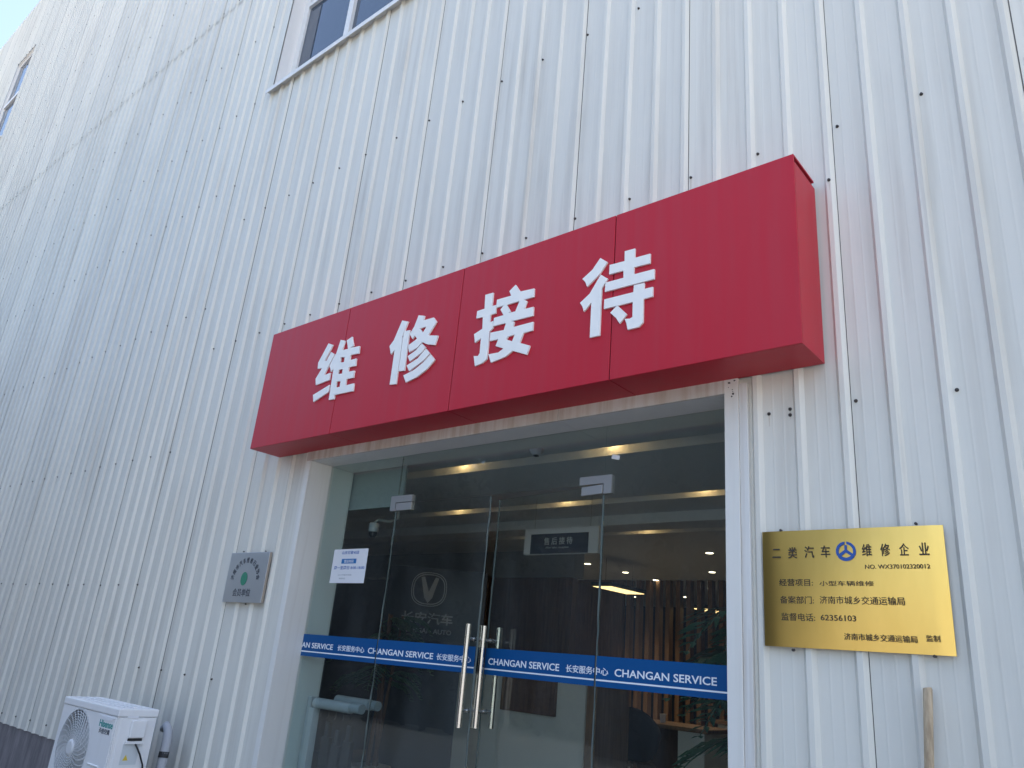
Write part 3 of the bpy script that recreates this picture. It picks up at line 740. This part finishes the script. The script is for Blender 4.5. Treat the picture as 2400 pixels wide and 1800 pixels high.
for c, a, b, t1, t2 in [('二', 245, 325, 350, 435), ('类', 392, 480, 335, 440), ('汽', 545, 640, 325, 437), ('车', 700, 792, 318, 430),
                        ('维', 1085, 1185, 305, 420), ('修', 1258, 1358, 300, 418), ('企', 1435, 1535, 297, 412), ('业', 1620, 1728, 290, 408)]:
    ptext(c, [(a, t1), (a, t2)], (b, t2), .012)
ptext('NO. WX370102320012', [(1118, 498), (1118, 538)], (1733, 530), .008)
ptext('经营项目:', [(310, 632), (310, 698)], (628, 690)); ptext('小型车辆维修', [(688, 650), (688, 698)], (1205, 698))
ptext('备案部门:', [(318, 792), (318, 862)], (638, 860)); ptext('济南市城乡交通运输局', [(690, 792), (690, 866)], (1495, 866))
ptext('监督电话:', [(330, 950), (330, 1022)], (650, 1020)); ptext('62356103', [(700, 968), (700, 1022)], (1035, 1024), .008)
ptext('济南市城乡交通运输局', [(920, 1140), (920, 1205)], (1612, 1215)); ptext('监制', [(1690, 1160), (1690, 1222)], (1828, 1222))
ex, ez = pz(938, 372); ro = .041
em = MB()
def E_(loops, off=0): em.mesh(poly_mesh([[(ex + a * ro, ez + b * ro) for a, b in lp_] for lp_ in loops], LY - .0012 - off, .0012), 'emblem_blue')
E_([arc(1, 95, 207) + arc(.72, 206, 98)]); E_([arc(1, -27, 85) + arc(.72, 82, -26)])
E_([[(-.12, .64), (-.12, .16), (-.86, -.40)] + arc(1, 216, 324)[1:] + [(.86, -.40), (.12, .16), (.12, .64)], [(0, -.14), (-.47, -.46)] + [(-.28, -.59), (0, -.65), (.28, -.59)] + [(.47, -.46)]], .0004)
em.build('emblem', P)
for x, y in ((318, 172), (1592, 108), (435, 1300), (1770, 1360)):
    a, z = pz(x, y); MB().tube([(a, -.0225, z), (a, -.034, z)], .006, 'screw', 10).build('fixing_screw', P)

# ------------------------------------------------------------------ grey plaque
QX0, QX1, QZ0, QZ1, QY = -5.945, -5.392, 1.772, 2.159, -.045
Q = empty('grey_plaque', ((QX0 + QX1) / 2, 0, QZ0), 'grey metal membership plaque with green emblem left of the door', 'plaque')
MB().box(QX0, QX1, QY, -.0225, QZ0, QZ1, 'greyplate').build('plate', Q, .002)
MB().box(QX1, QX1 + .003, QY + .002, -.0225, QZ0 + .002, QZ1 - .002, 'grey_edge').build('plate_edge', Q)
QL = QY - .0003; qcx = QX0 + .52 * (QX1 - QX0) - .02; qcz = QZ0 + .48 * (QZ1 - QZ0)
am = MB(); word = '济南市汽车维修行业协会'
for i, c in enumerate(word):
    a = R(172 - 164 * i / (len(word) - 1)); px, pz_ = qcx + .185 * math.cos(a), qcz - .015 + .155 * math.sin(a)
    me = text_mesh(c, (-.018, .018, -.022, .022), 0, .0012, .004)
    am.mesh(me, 'ink', Matrix.Translation((px, QL, pz_)) @ Matrix.Rotation(-(a - math.pi / 2), 4, 'Y'))
am.mesh(text_mesh('会员单位', (qcx - .135, qcx + .115, QZ0 + .045, QZ0 + .105), QL, .0012, .004), 'ink')
am.build('lettering', Q)
MB().mesh(poly_mesh([[(qcx - .01 + a * .045, qcz - .005 + b * .052) for a, b in sq(1, 1, 2)]], QL - .0012, .0012), 'green').build('emblem', Q)
for x, z in ((-5.80, QZ1 + .012), (-5.48, QZ1 + .008), (-5.62, QZ0 - .010)): MB().tube([(x, -.0225, z), (x, -.032, z)], .005, 'screw', 8).build('fixing_screw', Q)

# ------------------------------------------------------------------ opening hours notice on the glass
HX0, HX1, HZ0, HZ1 = -4.878, -4.480, 1.951, 2.198; HY = GY0 - .0005
H = empty('hours_notice', ((HX0 + HX1) / 2, HY, HZ0), 'white opening hours notice with blue print stuck to the left glass', 'notice')
MB().box(HX0, HX1, HY - .001, HY, HZ0, HZ1, 'paper').build('notice_sheet', H)
hx = lambda a: HX0 + (HX1 - HX0) * a
hz = lambda b: HZ1 - (HZ1 - HZ0) * b
def ht(body, a, b, c, d, mm, bold=.01, dy=.0012):
    MB().mesh(text_mesh(body, (hx(a), hx(b), hz(d), hz(c)), HY - dy, .0006, bold), mm).build('lettering', H)
ht('山东世骏4S店', .25, .75, .055, .155, 'bluetext', .015)
MB().box(hx(.27), hx(.70), HY - .0018, HY - .0012, hz(.43), hz(.29), 'bluebox').build('caption_box', H)
ht('营业时间', .35, .62, .315, .41, 'paper', .01, .002)
ht('周一至周日 8:00-18:00', .07, .96, .505, .605, 'bluetext', .015)
ht('24小时服务热线', .22, .62, .74, .785, 'greytext', 0); ht('救援电话', .27, .45, .845, .89, 'greytext', 0)

# ------------------------------------------------------------------ small paper tag on the right sidelight
a0 = at(1434, 1064, GY0); a1 = at(1453, 1079, GY0)
o = MB().box(-.027, .027, -.0005, .0005, -.013, .013, 'paper', Matrix.Translation(((a0.x + a1.x) / 2, GY0 - .001, (a0.z + a1.z) / 2)) @ Matrix.Rotation(R(14), 4, 'Y')).build('paper_tag')
tag(o, 'small white paper tag stuck high on the right sidelight glass', 'tag')

# ------------------------------------------------------------------ air conditioner
AX0, AX1, AY0, AY1, AZ0, AZ1 = -6.872, -5.92, -.67, -.385, .26, .964
A = empty('air_conditioner', ((AX0 + AX1) / 2, (AY0 + AY1) / 2, 0), 'white air conditioner outdoor unit with round fan grille by the wall', 'air conditioner')
FXC, FZC, FR = -6.548, .636, .268
nn = 40; cb = MB()
# casing: front with a round opening
front = poly_mesh([[(AX0, AZ0), (AX1, AZ0), (AX1, AZ1 - .055), (AX0, AZ1 - .055)], [(FXC + FR * math.cos(2 * math.pi * i / nn), FZC + FR * math.sin(2 * math.pi * i / nn)) for i in range(nn)]], AY0, .012)
cb.mesh(front, 'ac')
cb.box(AX1 - .01, AX1, AY0 + .013, AY1, AZ0, AZ1 - .055, 'ac').box(AX0, AX0 + .01, AY0 + .013, AY1, AZ0, AZ1 - .055, 'ac').box(AX0 + .011, AX1 - .011, AY1 - .01, AY1, AZ0, AZ1 - .055, 'acdark').box(AX0 + .011, AX1 - .011, AY0 + .013, AY1 - .011, AZ0, AZ0 + .01, 'ac')
cb.build('casing', A, .003)
MB().box(AX0 - .006, AX1 + .006, AY0 - .006, AY1 + .006, AZ1 - .053, AZ1, 'ac').build('lid', A, .008)
rd = MB()
for i in range(3): rd.box(AX0 + .05 + i * .0, AX1 - .06, AY0 + .06 + i * .065, AY0 + .085 + i * .065, AZ1, AZ1 + .006, 'ac')
rd.build('lid_ridge', A, .003)
gr = MB()
for k in range(1, 16):
    r = FR * k / 15.2
    if r < .05: continue
    gr.tube([(FXC + r * math.cos(2 * math.pi * i / 44), AY0 - .012 + .010 * (r / FR) ** 2, FZC + r * math.sin(2 * math.pi * i / 44)) for i in range(45)], .0023, 'acgrey', 6, None, False)
for k in range(30):
    a0_ = 2 * math.pi * k / 30; q = []
    for i in range(9):
        r = .05 + (FR + .008 - .05) * i / 8; a = a0_ + .55 * (i / 8) ** 1.3
        q.append((FXC + r * math.cos(a), AY0 - .008 + .008 * (r / FR) ** 2, FZC + r * math.sin(a)))
    gr.tube(q, .0032, 'acgrey', 6)
gr.tube([(FXC, AY0 - .004, FZC), (FXC, AY0 - .016, FZC), (FXC, AY0 - .02, FZC)], [.058, .056, .04], 'acgrey', 24)
gr.build('fan_grille', A)
fb = MB().tube([(FXC, AY0 + .09, FZC), (FXC, AY0 + .03, FZC)], .055, 'greypost', 18)
for k in range(3):
    a = 2 * math.pi * k / 3 + .4; vs = []
    for i in range(6):
        for j in range(6):
            r = .05 + .2 * i / 5; b = a + (.95 * (j / 5 - .5)) * (1 + .15 * i / 5)
            vs.append((FXC + r * math.cos(b), AY0 + .075 - .05 * (j / 5), FZC + r * math.sin(b)))
    fb.add(vs, [(i * 6 + j, i * 6 + j + 1, (i + 1) * 6 + j + 1, (i + 1) * 6 + j) for i in range(5) for j in range(5)], 'greypost', None, True)
fb.build('fan_blade', A)
fp = MB().box(-6.228, AX1 - .012, AY0 - .006, AY0 - .0005, AZ0 + .01, AZ1 - .06, 'ac'); fp.build('front_panel', A, .002)
MB().mesh(poly_mesh([[(-6.16, .898), (-5.945, .898), (-5.99, .878), (-6.08, .872), (-6.13, .880)]], AY0 - .010, .004), 'paper').build('hand_grip', A)
vt = MB()
for i in range(5): vt.tube([(-6.20, AY0 - .008, .575 - i * .052), (-6.03, AY0 - .008, .575 - i * .052)], .006, 'ac', 8)
vt.build('front_rib', A)
MB().mesh(text_mesh('Hisense', (-6.172, -5.955, .825, .872), AY0 - .0065, .001, .02), 'teal').build('logo', A)
MB().mesh(text_mesh('海信空调', (-6.155, -5.985, .783, .818), AY0 - .0065, .001, .015), 'ink').build('lettering', A)
# the service side (faces +X)
SXp = AX1 + .0005
MB().box(SXp, SXp + .004, AY0 + .03, AY1 - .02, AZ0 + .02, AZ1 - .07, 'ac').build('side_panel', A, .002)
MB().box(SXp + .005, SXp + .032, -.572, -.462, .775, .893, 'ac').build('terminal_cover', A, .008)
MB().box(SXp + .005, SXp + .010, -.570, -.464, .755, .772, 'acdark').box(SXp + .005, SXp + .024, -.585, -.455, .735, .753, 'ac').build('cable_entry', A, .002)
def side_text(body, y0, y1, z0, z1, mm):
    me = text_mesh(body, (0, y1 - y0, z0, z1), 0, .0008, .005)
    return MB().mesh(me, mm, Matrix.Translation((SXp + .0056, y0, 0)) @ Matrix.Rotation(math.pi / 2, 4, 'Z'))
MB().box(SXp + .0042, SXp + .005, -.605, -.525, .905, .930, 'paper').build('name_label', A)
MB().box(SXp + .0042, SXp + .005, -.59, -.47, .60, .735, 'label').build('wiring_label', A)
MB().add([(SXp + .0055, -.573, .628), (SXp + .0055, -.535, .628), (SXp + .0055, -.554, .666)], [(0, 1, 2)], 'yellow').build('warning_triangle', A)
cbm = MB().tube([(SXp + .012, -.513, .742), (SXp + .035, -.505, .72), (SXp + .035, -.47, .67), (SXp + .03, -.43, .60), (SXp + .03, -.41, .50), (SXp + .02, -.40, .38)], .006, 'black', 8); cbm.build('power_cable', A)
for x in (AX0 + .15, AX1 - .15): MB().box(x - .04, x + .04, AY0 + .02, AY1 - .02, 0, AZ0 - .001, 'counter').build('concrete_foot', A)
# lagged pipe
t = tag(MB().tube([(-6.22, -.16, .80), (-6.16, -.17, .83), (-6.08, -.19, .80), (-6.03, -.21, .74), (-5.995, -.23, .66), (-5.985, -.24, .4), (-5.98, -.24, .02)], [.026, .03, .033, .034, .035, .035, .035], 'foam', 14).tube([(-5.997, -.229, .668), (-5.993, -.233, .628)], .0365, 'acdark', 14).build('wrapped_pipe'),
        'white wrapped refrigerant pipe with black tape behind the air conditioner', 'pipe')

# ------------------------------------------------------------------ broom handle
t = tag(MB().tube([(-.800, -.052, 1.548), (-.799, -.0525, 1.543), (-.812, -.08, 1.27), (-.86, -.33, .02)], [.0145, .0165, .0165, .0165], 'pole', 18).build('wooden_pole'), 'weathered pale wooden pole leaning on the siding below the brass plaque', 'pole')

# ------------------------------------------------------------------ added leaf mass, out of view, that darkens reflections in glass and brass
rnd = random.Random(11); tr_ = MB()
for k in range(19000):
    x = rnd.uniform(-27, -4.2); y = -9.6 + rnd.uniform(-1.2, 1.2); hmax = 7.5 + .9 * math.sin(x * .55) + .5 * math.sin(x * 1.7 + 2)
    z = hmax * rnd.random() ** .8; s = rnd.uniform(.10, .22)
    a = Vector((rnd.gauss(0, 1), rnd.gauss(0, 1), rnd.gauss(0, 1))).normalized(); b = a.orthogonal().normalized(); c = a.cross(b); p = Vector((x, y, z))
    tr_.add([p + b * s, p + c * s * .6, p - b * s, p - c * s * .6], [(0, 1, 2, 3)], 'foliage')
for k in range(45):  # solid core added to close bright sky gaps in the reflections
    x = -27 + k * .5; tr_.box(x, x + .5, -10.6, -9.6, 0, 7.1 + .9 * math.sin(x * .55) + .5 * math.sin(x * 1.7 + 2), 'foliage')
tag(tr_.build('reflection_screen'), 'added unseen screen of dark leaves that darkens the glass reflections', 'reflection screen', kind='stuff')
